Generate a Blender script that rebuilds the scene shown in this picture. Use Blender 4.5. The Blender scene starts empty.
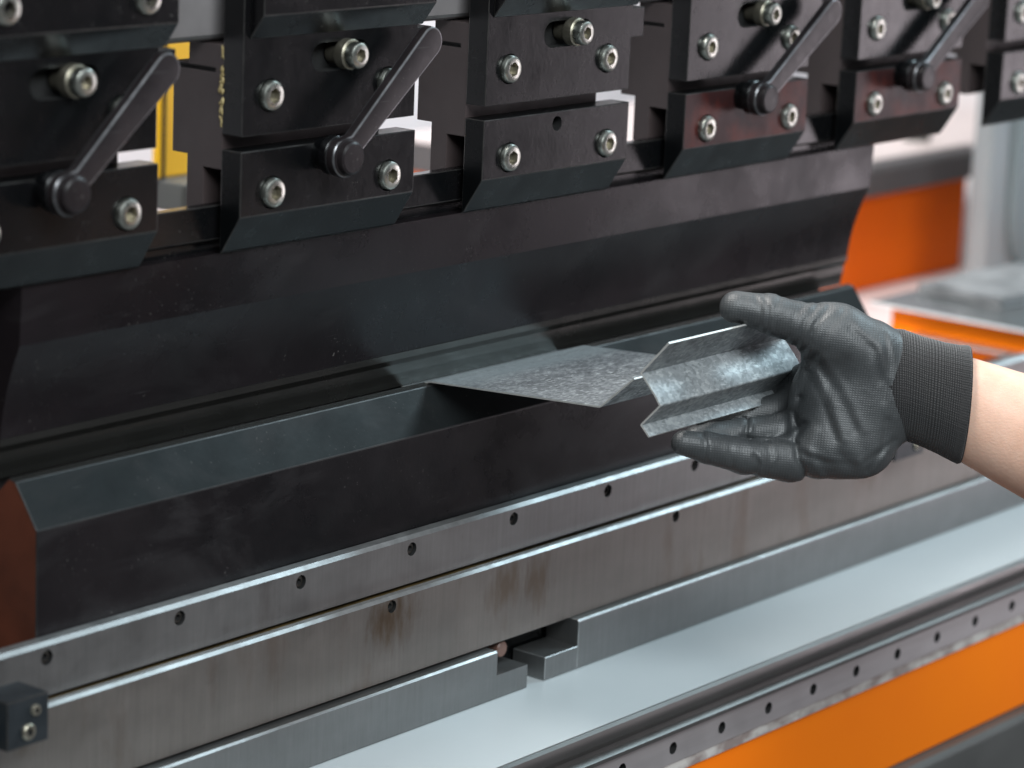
import bpy, bmesh, math, random
import numpy as np
from mathutils import Vector, Matrix
random.seed(7)
sc = bpy.context.scene
COL = sc.collection

# ------------------------------------------------------------------ camera
CAM = Vector((0.0, -1.32887, 1.25))
RX = Vector((0.62670263, -0.77806139, 0.04317737))      # camera right
RY = Vector((0.15122832, 0.1757903, 0.97274239))        # camera up
RZ = Vector((-0.76444346, -0.60309057, 0.22783317))     # camera back
cam_data = bpy.data.cameras.new('camera')
cam_data.sensor_width = 36.0
cam_data.lens = 2947.0 / 1024 * 36
cam_data.clip_start = 0.05
cam_data.clip_end = 60
cam_data.dof.use_dof = True
cam_data.dof.focus_distance = 2.10
cam_data.dof.aperture_fstop = 5.0
cam_data.dof.aperture_blades = 9
cam = bpy.data.objects.new('camera', cam_data)
M = Matrix((RX, RY, RZ)).transposed().to_4x4()
M.translation = CAM
cam.matrix_world = M
COL.objects.link(cam)
sc.camera = cam

# ------------------------------------------------------------------ world and lamps
w = bpy.data.worlds.new('World'); sc.world = w; w.use_nodes = True
nt = w.node_tree
bg = nt.nodes['Background']
tc = nt.nodes.new('ShaderNodeTexCoord')
sx = nt.nodes.new('ShaderNodeSeparateXYZ')
mr = nt.nodes.new('ShaderNodeMapRange'); mr.inputs[1].default_value = -1; mr.inputs[2].default_value = 1
rp = nt.nodes.new('ShaderNodeValToRGB')
nt.links.new(tc.outputs['Generated'], sx.inputs[0])
nt.links.new(sx.outputs[2], mr.inputs[0])
nt.links.new(mr.outputs[0], rp.inputs[0])
nt.links.new(rp.outputs[0], bg.inputs[0])
els = rp.color_ramp.elements
els[0].position = 0.0; els[0].color = (0.36, 0.37, 0.38, 1)
els[1].position = 1.0; els[1].color = (0.80, 0.85, 0.90, 1)
e = els.new(0.22); e.color = (0.22, 0.23, 0.24, 1)
e = els.new(0.37); e.color = (0.07, 0.07, 0.075, 1)
e = els.new(0.50); e.color = (0.09, 0.088, 0.09, 1)
e = els.new(0.64); e.color = (0.26, 0.28, 0.30, 1)
bg.inputs[1].default_value = 0.62

def area(name, loc, target, sx_, sy_, power, color=(1, 1, 1)):
    l = bpy.data.lights.new(name, 'AREA'); l.shape = 'RECTANGLE'; l.size = sx_; l.size_y = sy_
    l.energy = power; l.color = color
    o = bpy.data.objects.new(name, l); COL.objects.link(o)
    o.location = loc
    d = Vector(target) - Vector(loc)
    o.rotation_euler = d.to_track_quat('-Z', 'Y').to_euler()
    return o
area('hall_or_fill_lamp', (0.5, -2.3, 2.7), (1.8, 0, 0.75), 2.6, 0.8, 118, (0.90, 0.97, 1.0))
area('hall_or_fill_lamp', (4.1, -0.95, 2.7), (1.9, 0, 0.7), 0.6, 0.9, 44, (0.68, 0.90, 1.0))
area('reflection_fill', (5.48, -1.95, 0.52), (2.2, 0, 0.85), 0.75, 1.5, 19, (1.0, 0.89, 0.95))  # added fill light, placed for the right-hand clamps to reflect
area('hall_or_fill_lamp', (2.9, 0.95, 2.6), (3.0, 1.2, 0.5), 1.4, 1.4, 40, (1.0, 0.98, 0.96))
area('hall_or_fill_lamp', (1.35, 0.32, 2.2), (1.95, 0.62, 0.9), 0.6, 0.4, 44, (1.0, 0.98, 0.95))  # added fill behind the ram, brightens the yellow post

sc.view_settings.view_transform = 'Standard'
sc.view_settings.look = 'None'
sc.view_settings.exposure = 0.0
sc.view_settings.gamma = 1.0

# ------------------------------------------------------------------ materials
class NB:
    def __init__(s, name):
        s.m = bpy.data.materials.new(name); s.m.use_nodes = True
        s.t = s.m.node_tree; s.p = s.t.nodes['Principled BSDF']
        s.tc = s.t.nodes.new('ShaderNodeTexCoord')
    def n(s, kind, **k):
        nd = s.t.nodes.new(kind)
        for a, b in k.items(): setattr(nd, a, b)
        return nd
    def l(s, a, b): s.t.links.new(a, b)
    def vec(s, scale=(1, 1, 1), rot=(0, 0, 0), loc=(0, 0, 0)):
        mp = s.n('ShaderNodeMapping'); mp.inputs['Scale'].default_value = scale
        mp.inputs['Rotation'].default_value = rot; mp.inputs['Location'].default_value = loc
        s.l(s.tc.outputs['Object'], mp.inputs[0]); return mp.outputs[0]
    def noise(s, scale, stretch=(1, 1, 1), detail=5, rough=0.55, rot=(0, 0, 0), dist=0.0):
        t = s.n('ShaderNodeTexNoise'); t.inputs['Scale'].default_value = scale
        t.inputs['Detail'].default_value = detail; t.inputs['Roughness'].default_value = rough
        t.inputs['Distortion'].default_value = dist
        s.l(s.vec(stretch, rot), t.inputs['Vector']); return t.outputs['Fac']
    def ramp(s, fac, *stops):
        r = s.n('ShaderNodeValToRGB'); e = r.color_ramp.elements
        e[0].position, e[0].color = stops[0][0], (*stops[0][1], 1)
        e[1].position, e[1].color = stops[-1][0], (*stops[-1][1], 1)
        for p, c in stops[1:-1]:
            q = e.new(p); q.color = (*c, 1)
        s.l(fac, r.inputs[0]); return r.outputs[0]
    def rng(s, fac, a, b, c, d, clamp=True):
        r = s.n('ShaderNodeMapRange'); r.clamp = clamp
        for i, v in enumerate((a, b, c, d)): r.inputs[i + 1].default_value = v
        s.l(fac, r.inputs[0]); return r.outputs[0]
    def mix(s, fac, a, b, mode='MIX'):
        r = s.n('ShaderNodeMix', data_type='RGBA', blend_type=mode)
        if isinstance(fac, (int, float)): r.inputs[0].default_value = fac
        else: s.l(fac, r.inputs[0])
        for i, v in ((6, a), (7, b)):
            if isinstance(v, tuple): r.inputs[i].default_value = (*v, 1)
            else: s.l(v, r.inputs[i])
        return r.outputs[2]
    def math(s, op, a, b=None):
        r = s.n('ShaderNodeMath', operation=op)
        for i, v in enumerate((a, b)):
            if v is None: continue
            if isinstance(v, (int, float)): r.inputs[i].default_value = v
            else: s.l(v, r.inputs[i])
        return r.outputs[0]
    def bump(s, h, strength=0.2, dist=0.001):
        b = s.n('ShaderNodeBump'); b.inputs['Strength'].default_value = strength
        b.inputs['Distance'].default_value = dist
        s.l(h, b.inputs['Height']); s.l(b.outputs[0], s.p.inputs['Normal'])
    def set(s, **k):
        names = {'base': 'Base Color', 'rough': 'Roughness', 'metal': 'Metallic', 'spec': 'Specular IOR Level',
                 'coat': 'Coat Weight', 'coatr': 'Coat Roughness', 'sss': 'Subsurface Weight', 'sheen': 'Sheen Weight', 'aniso': 'Anisotropic'}
        for a, v in k.items():
            i = s.p.inputs[names[a]]
            if isinstance(v, (int, float)): i.default_value = v
            elif isinstance(v, tuple): i.default_value = (*v, 1)
            else: s.l(v, i)
        return s

def oxide(name, a, b, r=(0.34, 0.52), tint=None, spec=0.5, scale=14, metal=0.0, scr=0.12, smudge=0.0):
    n = NB(name)
    f = n.noise(scale, (1, 1, 1), 6, 0.6)
    c = n.ramp(f, (0.3, a), (0.7, b))
    if tint:
        g = n.rng(n.noise(scale * 1.7, (1, 1, 1), 4, 0.6), 0.45, 0.62, 0, 1)
        c = n.mix(g, c, tint)
    sp = n.rng(n.noise(420, (1, 1, 1), 2, 0.5), 0.67, 0.74, 0, 0.6)        # pale specks of dust
    dn = n.rng(n.noise(16, (1, 1, 1), 4, 0.6), 0.50, 0.70, 0, 1)
    c = n.mix(n.math('MULTIPLY', sp, dn), c, (0.16, 0.15, 0.14))
    sc1 = n.rng(n.noise(60, (0.22, 1, 5), 3, 0.6, rot=(0, 0.5, 0)), 0.70, 0.76, 0, scr)
    c = n.mix(sc1, c, (0.20, 0.20, 0.20))
    if smudge:                              # wiped oil and dust left in soft streaks
        sm = n.rng(n.noise(9, (0.7, 1, 1.3), 5, 0.6, rot=(0, 0.4, 0), dist=1.2), 0.50, 0.72, 0, smudge)
        c = n.mix(sm, c, (0.030, 0.028, 0.029))
    rr = n.rng(n.noise(scale * 2.3, (1, 1, 1), 6, 0.65), 0.3, 0.7, r[0], r[1])
    n.set(base=c, rough=rr, metal=metal, spec=spec)
    n.bump(n.noise(260, (1, 1, 1), 4, 0.6), 0.10, 0.0006)
    return n.m

def steel(name, a, b, r=(0.3, 0.5), metal=0.9, grain=(260, (1, 1, 0.05)), gstr=0.06, scale=9, rust=None, grot=(0, 0.12, 0), stains=(), rustamt=(0.60, 0.76)):
    n = NB(name)
    c = n.ramp(n.noise(scale, (0.6, 1, 1.6), 6, 0.6), (0.3, a), (0.7, b))
    gr = n.noise(grain[0], grain[1], 4, 0.65, rot=grot)
    c = n.mix(n.rng(gr, 0.3, 0.7, 0, 0.26), c, tuple(0.6 * x for x in a))
    if rust:
        k = n.rng(n.noise(13, (1.6, 1, 0.55), 6, 0.62, rot=grot), rustamt[0], rustamt[1], 0, 0.75)
        c = n.mix(k, c, rust)
    for (x, z, rx, rz) in stains:
        mp = n.n('ShaderNodeMapping'); mp.inputs['Location'].default_value = (-x / rx, 0, -z / rz)
        mp.inputs['Scale'].default_value = (1 / rx, 0, 1 / rz)
        n.l(n.tc.outputs['Object'], mp.inputs[0])
        ln = n.n('ShaderNodeVectorMath', operation='LENGTH'); n.l(mp.outputs[0], ln.inputs[0])
        d = n.math('ADD', ln.outputs['Value'], n.rng(n.noise(120, (1.4, 1, 0.35), 5, 0.6), 0.3, 0.7, -0.45, 0.45))
        c = n.mix(n.rng(d, 0.25, 1.25, 0.55, 0), c, (0.12, 0.068, 0.030))
    rr = n.rng(n.noise(scale * 3, (1, 1, 1), 6, 0.65), 0.3, 0.7, r[0], r[1])
    n.set(base=c, rough=rr, metal=metal)
    n.bump(gr, gstr, 0.0008)
    return n.m

def paint(name, a, b, r=(0.3, 0.45), scale=6, bump=0.04, spec=0.5):
    n = NB(name)
    c = n.ramp(n.noise(scale, (1, 1, 1), 6, 0.6), (0.3, a), (0.7, b))
    n.set(base=c, rough=n.rng(n.noise(scale * 2, (1, 1, 1), 5, 0.6), 0.3, 0.7, r[0], r[1]), spec=spec)
    n.bump(n.noise(180, (1, 1, 1), 3, 0.5), bump, 0.0008)
    return n.m

MT = {}
MT['ox'] = oxide('black_oxide', (0.0022, 0.0030, 0.0034), (0.0060, 0.0052, 0.0058), r=(0.20, 0.31), spec=0.34)
MT['ox_nose'] = oxide('nose_oxide', (0.0022, 0.0030, 0.0034), (0.0055, 0.0055, 0.0060), r=(0.24, 0.36), spec=0.17)
MT['plate_red'] = oxide('reddish_plate', (0.022, 0.010, 0.010), (0.038, 0.014, 0.014), tint=(0.075, 0.017, 0.013), scr=0.2, r=(0.26, 0.38), spec=0.11)  # redder tone for some lower plates, patchy by noise
MT['ox_brown'] = oxide('brown_oxide', (0.046, 0.034, 0.034), (0.062, 0.046, 0.045), r=(0.45, 0.6))
MT['edge'] = steel('worn_edge', (0.035, 0.034, 0.034), (0.12, 0.115, 0.11), r=(0.3, 0.5), metal=0.7, scale=40)
MT['lever'] = oxide('lever_oxide', (0.010, 0.008, 0.009), (0.022, 0.017, 0.018), r=(0.28, 0.42), spec=0.3, scr=0.2, scale=40)
MT['lever_edge'] = steel('worn_lever_edge', (0.10, 0.10, 0.105), (0.30, 0.30, 0.31), r=(0.25, 0.4), metal=0.8, scale=30)
MT['die_edge'] = steel('rubbed_edge', (0.012, 0.012, 0.013), (0.045, 0.044, 0.043), r=(0.35, 0.5), metal=0.4, scale=30)
MT['zinc'] = steel('zinc_screw', (0.50, 0.52, 0.47), (0.72, 0.73, 0.66), r=(0.22, 0.40), metal=1.0, grain=(700, (1, 1, 1)), gstr=0.05, scale=60)
MT['zinc_dull'] = steel('dull_zinc', (0.24, 0.22, 0.17), (0.42, 0.39, 0.32), r=(0.35, 0.5), metal=0.9, grain=(700, (1, 1, 1)), gstr=0.05, scale=60)
MT['screw_dark'] = steel('dark_screw', (0.06, 0.055, 0.05), (0.20, 0.18, 0.16), r=(0.35, 0.5), metal=0.9, scale=120)
MT['ram'] = oxide('ram_grey', (0.15, 0.14, 0.14), (0.22, 0.205, 0.205), r=(0.4, 0.55))
MT['punch'] = oxide('punch_oxide', (0.005, 0.0048, 0.0055), (0.013, 0.0095, 0.011), r=(0.20, 0.40), scale=5, spec=0.20, smudge=0.5)
MT['tip'] = steel('worn_tip', (0.085, 0.083, 0.078), (0.15, 0.145, 0.135), r=(0.18, 0.30), metal=0.9, grain=(240, (0.02, 1, 1)), gstr=0.10, grot=(0, 0, 0), scale=5)
MT['die'] = oxide('die_oxide', (0.004, 0.0042, 0.0048), (0.012, 0.0095, 0.0105), r=(0.22, 0.42), scale=6, spec=0.22, smudge=0.8)
MT['die_bevel'] = oxide('die_bevel_oxide', (0.0055, 0.007, 0.0075), (0.011, 0.013, 0.0135), r=(0.34, 0.50), spec=0.08, scale=10, smudge=0.5)
MT['die_end'] = paint('die_end_red', (0.07, 0.022, 0.012), (0.14, 0.035, 0.015), r=(0.5, 0.65), scale=18)
MT['rail1'] = steel('ground_rail', (0.24, 0.232, 0.226), (0.33, 0.32, 0.312), r=(0.36, 0.50), metal=0.9, gstr=0.05, rust=(0.13, 0.11, 0.10), rustamt=(0.58, 0.80))
MT['rail2'] = steel('brushed_plate', (0.232, 0.207, 0.188), (0.305, 0.277, 0.255), r=(0.38, 0.50), metal=0.9, gstr=0.05, grain=(330, (1, 1, 0.035)), rust=(0.17, 0.115, 0.085), rustamt=(0.54, 0.74),
                   stains=((1.5298, 0.604, 0.026, 0.020), (1.524, 0.606, 0.020, 0.015), (1.661, 0.602, 0.022, 0.018), (1.700, 0.598, 0.014, 0.022), (2.172, 0.606, 0.02, 0.02), (1.182, 0.610, 0.014, 0.016)))
MT['rail3'] = steel('support_bar_steel', (0.22, 0.222, 0.22), (0.29, 0.29, 0.288), r=(0.36, 0.48), metal=0.9, gstr=0.04, grain=(300, (1, 1, 0.06)))
MT['bright'] = steel('bright_edge', (0.34, 0.345, 0.345), (0.55, 0.56, 0.56), r=(0.40, 0.56), metal=0.9, scale=24)
MT['groove'] = paint('oily_groove', (0.05, 0.032, 0.012), (0.13, 0.085, 0.03), r=(0.3, 0.5), scale=30)
MT['white'] = paint('white_enamel', (0.46, 0.505, 0.52), (0.50, 0.54, 0.555), r=(0.26, 0.265), scale=3, bump=0.0)
MT['alu'] = steel('aluminium_profile', (0.17, 0.168, 0.162), (0.23, 0.225, 0.22), r=(0.34, 0.46), metal=0.9, grain=(180, (0.02, 1, 1)), grot=(0, 0, 0), gstr=0.02)
MT['alu_light'] = steel('aluminium_strip', (0.50, 0.475, 0.475), (0.60, 0.575, 0.575), r=(0.40, 0.55), metal=0.8, grain=(180, (0.02, 1, 1)), grot=(0, 0, 0), gstr=0.04)
n = NB('chipped_seam')
c = n.ramp(n.noise(42, (1, 1, 2), 3, 0.55), (0.36, (0.24, 0.19, 0.175)), (0.62, (0.52, 0.49, 0.46)))
n.set(base=c, rough=0.6); MT['seam'] = n.m
MT['hole'] = paint('hole_dark', (0.006, 0.006, 0.006), (0.012, 0.012, 0.012), r=(0.6, 0.8))
MT['orange'] = paint('orange_paint', (0.92, 0.185, 0.002), (0.97, 0.215, 0.003), r=(0.5, 0.65), scale=3, spec=0.1)
MT['orange_dark'] = paint('orange_panel_paint', (0.66, 0.105, 0.001), (0.74, 0.125, 0.002), r=(0.55, 0.7), scale=3, spec=0.15)
MT['grey_dark'] = paint('dark_grey_paint', (0.055, 0.058, 0.055), (0.085, 0.088, 0.084), r=(0.4, 0.55))
MT['bar_grey'] = paint('bar_grey_paint', (0.065, 0.062, 0.064), (0.095, 0.09, 0.092), r=(0.4, 0.55))
MT['column'] = paint('column_paint', (0.24, 0.265, 0.275), (0.28, 0.305, 0.315), r=(0.3, 0.45))
MT['table'] = paint('table_paint', (0.60, 0.52, 0.505), (0.65, 0.565, 0.55), r=(0.3, 0.45))
MT['wall'] = paint('wall_white', (0.80, 0.76, 0.78), (0.84, 0.80, 0.82), r=(0.6, 0.8))
MT['yellow'] = paint('yellow_paint', (0.85, 0.46, 0.01), (0.90, 0.52, 0.02), r=(0.3, 0.45))
MT['block'] = oxide('block_black', (0.010, 0.013, 0.016), (0.022, 0.027, 0.031), r=(0.3, 0.45), scale=40)
MT['flake'] = paint('dried_paint', (0.22, 0.155, 0.055), (0.46, 0.37, 0.18), r=(0.5, 0.7), scale=160)

def galvanised(name, lo, mid, hi, metal, flecks, reflect_band=None):      # spangled sheet metal
    n = NB(name)
    v = n.n('ShaderNodeTexVoronoi'); v.inputs['Scale'].default_value = 330; n.l(n.vec((1, 1.3, 1), (0.3, 0.5, 0.2)), v.inputs['Vector'])
    sep = n.n('ShaderNodeSeparateColor'); n.l(v.outputs['Color'], sep.inputs[0])
    mott = n.noise(70, (1, 1, 1), 7, 0.7, dist=0.5)
    big = n.noise(16, (1, 1, 1), 4, 0.6)
    f = n.math('ADD', n.math('MULTIPLY', sep.outputs[0], 0.22), n.math('MULTIPLY', mott, 0.62))
    f = n.math('ADD', f, n.math('MULTIPLY', big, 0.30))
    c = n.ramp(f, (0.38, lo), (0.58, mid), (0.78, hi))
    fl = n.rng(n.noise(420, (0.30, 1.5, 1), 3, 0.6, rot=(0, 0, 0.35)), 0.58, 0.68, 0, flecks)
    c = n.mix(fl, c, (0.85, 0.88, 0.89))
    rg = n.rng(f, 0.35, 0.8, 0.58, 0.44)
    if reflect_band:
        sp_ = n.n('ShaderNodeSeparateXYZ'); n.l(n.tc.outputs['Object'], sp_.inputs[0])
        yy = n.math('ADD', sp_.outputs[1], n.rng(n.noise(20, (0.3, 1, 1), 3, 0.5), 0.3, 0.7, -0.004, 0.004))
        k = n.math('MULTIPLY', n.rng(yy, reflect_band[0], reflect_band[0] + 0.022, 0, 0.8), n.rng(n.noise(300, (0.03, 1, 1), 3, 0.6), 0.35, 0.6, 0.6, 1.0))
        c = n.mix(k, c, (0.33, 0.37, 0.385))  # reflection near the punch, put into the sheet colour as a paler band
    n.set(base=c, rough=rg, metal=metal)
    n.bump(mott, 0.04, 0.0006)
    return n.m
MT['galv'] = galvanised('galvanised_sample', (0.15, 0.165, 0.172), (0.25, 0.27, 0.28), (0.40, 0.425, 0.43), 0.32, 0.25)
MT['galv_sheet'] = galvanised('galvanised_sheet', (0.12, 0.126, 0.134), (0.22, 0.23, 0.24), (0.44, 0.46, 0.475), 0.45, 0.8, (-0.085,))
MT['cutedge'] = steel('cut_edge', (0.50, 0.50, 0.48), (0.68, 0.68, 0.66), r=(0.4, 0.55), metal=0.5)

n = NB('skin')
c = n.ramp(n.noise(28, (1, 1, 1), 5, 0.6), (0.30, (0.53, 0.32, 0.23)), (0.70, (0.66, 0.44, 0.34)))
n.set(base=c, rough=0.48, sss=0.12)
n.p.inputs['Subsurface Radius'].default_value = (0.010, 0.004, 0.002)
n.bump(n.noise(420, (1, 1.6, 1), 4, 0.6), 0.3, 0.0008); MT['skin'] = n.m

def glove_mat():
    n = NB('coated_glove')
    # knitted liner showing through the thin coating: crossing fine ribs
    w1 = n.n('ShaderNodeTexWave', wave_type='BANDS', bands_direction='X'); w1.inputs['Scale'].default_value = 0.314 / 0.0020 * 1.0
    w2 = n.n('ShaderNodeTexWave', wave_type='BANDS', bands_direction='Y'); w2.inputs['Scale'].default_value = 0.314 / 0.0016 * 1.0
    for wv in (w1, w2):
        wv.inputs['Distortion'].default_value = 0.6; wv.inputs['Detail'].default_value = 1
        wv.inputs['Detail Scale'].default_value = 0.5
    n.l(n.vec((1, 1, 1), (0, 0, 0.10)), w1.inputs['Vector']); n.l(n.vec((1, 1, 1), (0, 0, 0.10)), w2.inputs['Vector'])
    knit = n.math('MULTIPLY', w1.outputs['Fac'], w2.outputs['Fac'])
    big = n.noise(60, (1, 1, 1), 5, 0.6)
    c = n.ramp(big, (0.3, (0.030, 0.033, 0.035)), (0.7, (0.046, 0.050, 0.052)))
    c = n.mix(n.math('MULTIPLY', knit, 0.30), c, (0.085, 0.09, 0.093))
    n.set(base=c, rough=n.rng(n.noise(40, (1, 1, 1), 5, 0.6), 0.3, 0.7, 0.42, 0.56), spec=0.62)
    hh = n.math('ADD', n.math('MULTIPLY', knit, 0.5), n.math('MULTIPLY', n.noise(500, (1, 1, 1), 3, 0.6), 0.4))
    n.bump(n.math('ADD', hh, n.math('MULTIPLY', n.noise(110, (1, 1, 1), 4, 0.6, dist=0.8), 1.1)), 0.30, 0.0010)
    return n.m
MT['glove'] = glove_mat()
def cuff_mat():
    n = NB('knitted_cuff')
    uv = n.n('ShaderNodeUVMap')
    def wv(direc, freq, dist):
        w_ = n.n('ShaderNodeTexWave', wave_type='BANDS', bands_direction=direc)
        w_.inputs['Scale'].default_value = freq * 0.314 / 1.0
        w_.inputs['Distortion'].default_value = dist; w_.inputs['Detail'].default_value = 1.0
        n.l(uv.outputs[0], w_.inputs['Vector']); return w_.outputs['Fac']
    rib = wv('X', 50, 0.5); row = wv('Y', 140, 0.6)
    h = n.math('ADD', n.math('MULTIPLY', rib, 0.6), n.math('MULTIPLY', n.math('MULTIPLY', rib, row), 0.9))
    c = n.ramp(h, (0.05, (0.006, 0.006, 0.0065)), (0.9, (0.034, 0.034, 0.035)))
    n.set(base=c, rough=0.85, spec=0.25, sheen=0.25)
    n.bump(h, 0.6, 0.0012)
    return n.m
MT['cuff'] = cuff_mat()

# ------------------------------------------------------------------ mesh helpers
def obj(name, bm, mats, parent=None, loc=(0, 0, 0), smooth=None, bevel=0.0, bmat=0, seg=2, ang=25):
    bmesh.ops.remove_doubles(bm, verts=bm.verts, dist=1e-6)
    bmesh.ops.recalc_face_normals(bm, faces=bm.faces)
    if bevel > 0:
        es = [e for e in bm.edges if len(e.link_faces) == 2 and e.calc_face_angle(0) > math.radians(ang)]
        bmesh.ops.bevel(bm, geom=es, offset=bevel, segments=seg, profile=0.6, affect='EDGES', material=bmat if bmat else -1, clamp_overlap=True)
    me = bpy.data.meshes.new(name); bm.to_mesh(me); bm.free()
    for m_ in (mats if isinstance(mats, (list, tuple)) else [mats]): me.materials.append(m_)
    if smooth is not None:
        me.shade_smooth(); me.set_sharp_from_angle(angle=math.radians(smooth))
    o = bpy.data.objects.new(name, me); COL.objects.link(o)
    o.location = loc
    if parent: o.parent = parent
    return o

def prism(bm, prof, x0, x1, mi=0, cap=None):
    """profile given as (Y, Z) pairs swept along X"""
    a = [bm.verts.new((x0, y, z)) for y, z in prof]; b = [bm.verts.new((x1, y, z)) for y, z in prof]
    N = len(prof); fs = []
    for i in range(N):
        j = (i + 1) % N
        fs.append(bm.faces.new((a[i], a[j], b[j], b[i])))
    f0 = bm.faces.new(a); f1 = bm.faces.new(b[::-1])
    for f in fs: f.material_index = mi
    f0.material_index = f1.material_index = mi if cap is None else cap
    return fs, f0, f1

def box(bm, x0, x1, y0, y1, z0, z1, mi=0):
    return prism(bm, [(y0, z0), (y1, z0), (y1, z1), (y0, z1)], x0, x1, mi)

def xz_plate(bm, poly, y0, y1, mi=0):
    """outline given as (X, Z) pairs, thickness along Y"""
    a = [bm.verts.new((x, y0, z)) for x, z in poly]; b = [bm.verts.new((x, y1, z)) for x, z in poly]
    N = len(poly)
    for i in range(N):
        j = (i + 1) % N
        bm.faces.new((a[i], a[j], b[j], b[i])).material_index = mi
    bm.faces.new(a).material_index = mi; bm.faces.new(b[::-1]).material_index = mi

def lathe_y(bm, prof, c=(0, 0, 0), N=32, mi=0, hexr=None, hexdepth=0.004):
    """rings (radius, y) about an axis along Y; the first ring faces the viewer side; an optional hex socket"""
    rings = []
    for r, y in prof:
        rings.append([bm.verts.new((c[0] + r * math.cos(2 * math.pi * k / N), c[1] + y, c[2] + r * math.sin(2 * math.pi * k / N))) for k in range(N)])
    for p, q in zip(rings, rings[1:]):
        for k in range(N):
            bm.faces.new((p[k], p[(k + 1) % N], q[(k + 1) % N], q[k])).material_index = mi
    bm.faces.new(rings[-1][::-1]).material_index = mi
    y0 = prof[0][1]
    if hexr:
        def hx(k, y, s=1.0):
            t = 2 * math.pi * k / N; u = (t + 0.3) % (math.pi / 3) - math.pi / 6
            r = hexr * s * math.cos(math.pi / 6) / math.cos(u)
            return bm.verts.new((c[0] + r * math.cos(t), c[1] + y, c[2] + r * math.sin(t)))
        h0 = [hx(k, y0) for k in range(N)]; h1 = [hx(k, y0 + hexdepth, 0.96) for k in range(N)]
        for p, q, m_ in ((rings[0], h0, mi), (h0, h1, 1)):
            for k in range(N):
                bm.faces.new((p[k], q[k], q[(k + 1) % N], p[(k + 1) % N])).material_index = m_
        bm.faces.new(h1).material_index = 1
    else:
        bm.faces.new(rings[0]).material_index = mi

def cut(o, cutter_bm):
    """carve the cutter out of a mesh object for good"""
    me = bpy.data.meshes.new('cutter'); bmesh.ops.recalc_face_normals(cutter_bm, faces=cutter_bm.faces); cutter_bm.to_mesh(me); cutter_bm.free()
    for m_ in o.data.materials: me.materials.append(m_)
    c = bpy.data.objects.new('cutter', me); COL.objects.link(c); bpy.context.view_layer.update(); c.matrix_world = o.matrix_world.copy()
    md = o.modifiers.new('cut', 'BOOLEAN'); md.operation = 'DIFFERENCE'; md.object = c; md.solver = 'EXACT'
    bpy.context.view_layer.update()
    dg = bpy.context.evaluated_depsgraph_get()
    new = bpy.data.meshes.new_from_object(o.evaluated_get(dg))
    o.modifiers.clear(); old = o.data; o.data = new; new.name = o.name
    bpy.data.meshes.remove(old); bpy.data.objects.remove(c); bpy.data.meshes.remove(me)
    return o

def thing(name, label, cat, loc=(0, 0, 0), group=None):
    o = bpy.data.objects.new(name, None); COL.objects.link(o); o.location = loc
    o.empty_display_size = 0.05
    return tag(o, label, cat, group)
def tag(o, label, cat, group=None):
    o['label'] = label; o['category'] = cat
    if group: o['group'] = group
    return o

# ------------------------------------------------------------------ press: ram, punch, die, rails
bm = bmesh.new(); prism(bm, [(0.034, 1.0195), (0.16, 1.0195), (0.16, 1.30), (0.030, 1.30), (0.030, 1.0225)], 0.85, 2.75)
ram = obj('press_ram', bm, [MT['ram'], MT['bright']], bevel=0.0015, bmat=1, seg=1)
tag(ram, 'grey upper ram beam of the press that all the black clamps hang from', 'ram')

punch = thing('bending_punch', 'long dark upper bending blade tapering to a worn tip above the galvanised sheet', 'press tool', (1.7, 0.04, 0.75))
px0, px1 = 1.2155 - 1.7, 2.2075 - 1.7
def P(lst): return [(y - 0.04, z - 0.75) for y, z in lst]
bm = bmesh.new()
prism(bm, P([(0.024, 0.9115), (0.0335, 0.9115), (0.0335, 0.8785), (0.030, 0.8785), (0.030, 0.8865), (0.024, 0.8885)]), px0, px1)
obj('tang', bm, [MT['ox'], MT['edge']], punch, bevel=0.0008, bmat=1)
bm = bmesh.new()
arc = []
for i in range(9):                          # gently hollow face between the bend line and the tip
    t = i / 8
    arc.append((0.0220 + (0.0400 - 0.0220) * t + 0.0028 * math.sin(math.pi * t), 0.8410 + (0.7775 - 0.8410) * t))
prism(bm, P([(0.020, 0.8795)] + arc + [(0.0560, 0.7775), (0.066, 0.8410), (0.066, 0.8795)]), px0, px1)
obj('blade', bm, [MT['punch'], MT['edge']], punch, smooth=14)
bm = bmesh.new()
prism(bm, P([(0.0394, 0.7774), (0.0400, 0.7725), (0.0425, 0.7680), (0.0432, 0.7610), (0.0446, 0.7545), (0.0452, 0.7500), (0.0470, 0.7490), (0.0488, 0.7500), (0.056, 0.7774)]), px0, px1)
obj('tip', bm, MT['tip'], punch)

die = thing('bending_die', 'long black lower die block with a sloping front shoulder and reddish sawn end', 'press tool', (1.7, 0.046, 0.62))
dx0, dx1 = 1.2108 - 1.7, 2.1905 - 1.7
def Dd(lst): return [(y - 0.046, z - 0.62) for y, z in lst]
bm = bmesh.new()
fs, f0, f1 = prism(bm, Dd([(0.0, 0.600), (0.0, 0.7265), (0.020, 0.7545), (0.026, 0.7560), (0.046, 0.7360), (0.066, 0.7560), (0.072, 0.7545), (0.092, 0.7265), (0.092, 0.600)]), dx0, dx1)
fs[1].material_index = 1; fs[2].material_index = 2; fs[3].material_index = 2; f0.material_index = 3; f1.material_index = 3
obj('die_block', bm, [MT['die'], MT['die_bevel'], MT['tip'], MT['die_end'], MT['die_edge']], die, bevel=0.0008, bmat=4, seg=2)

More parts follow.
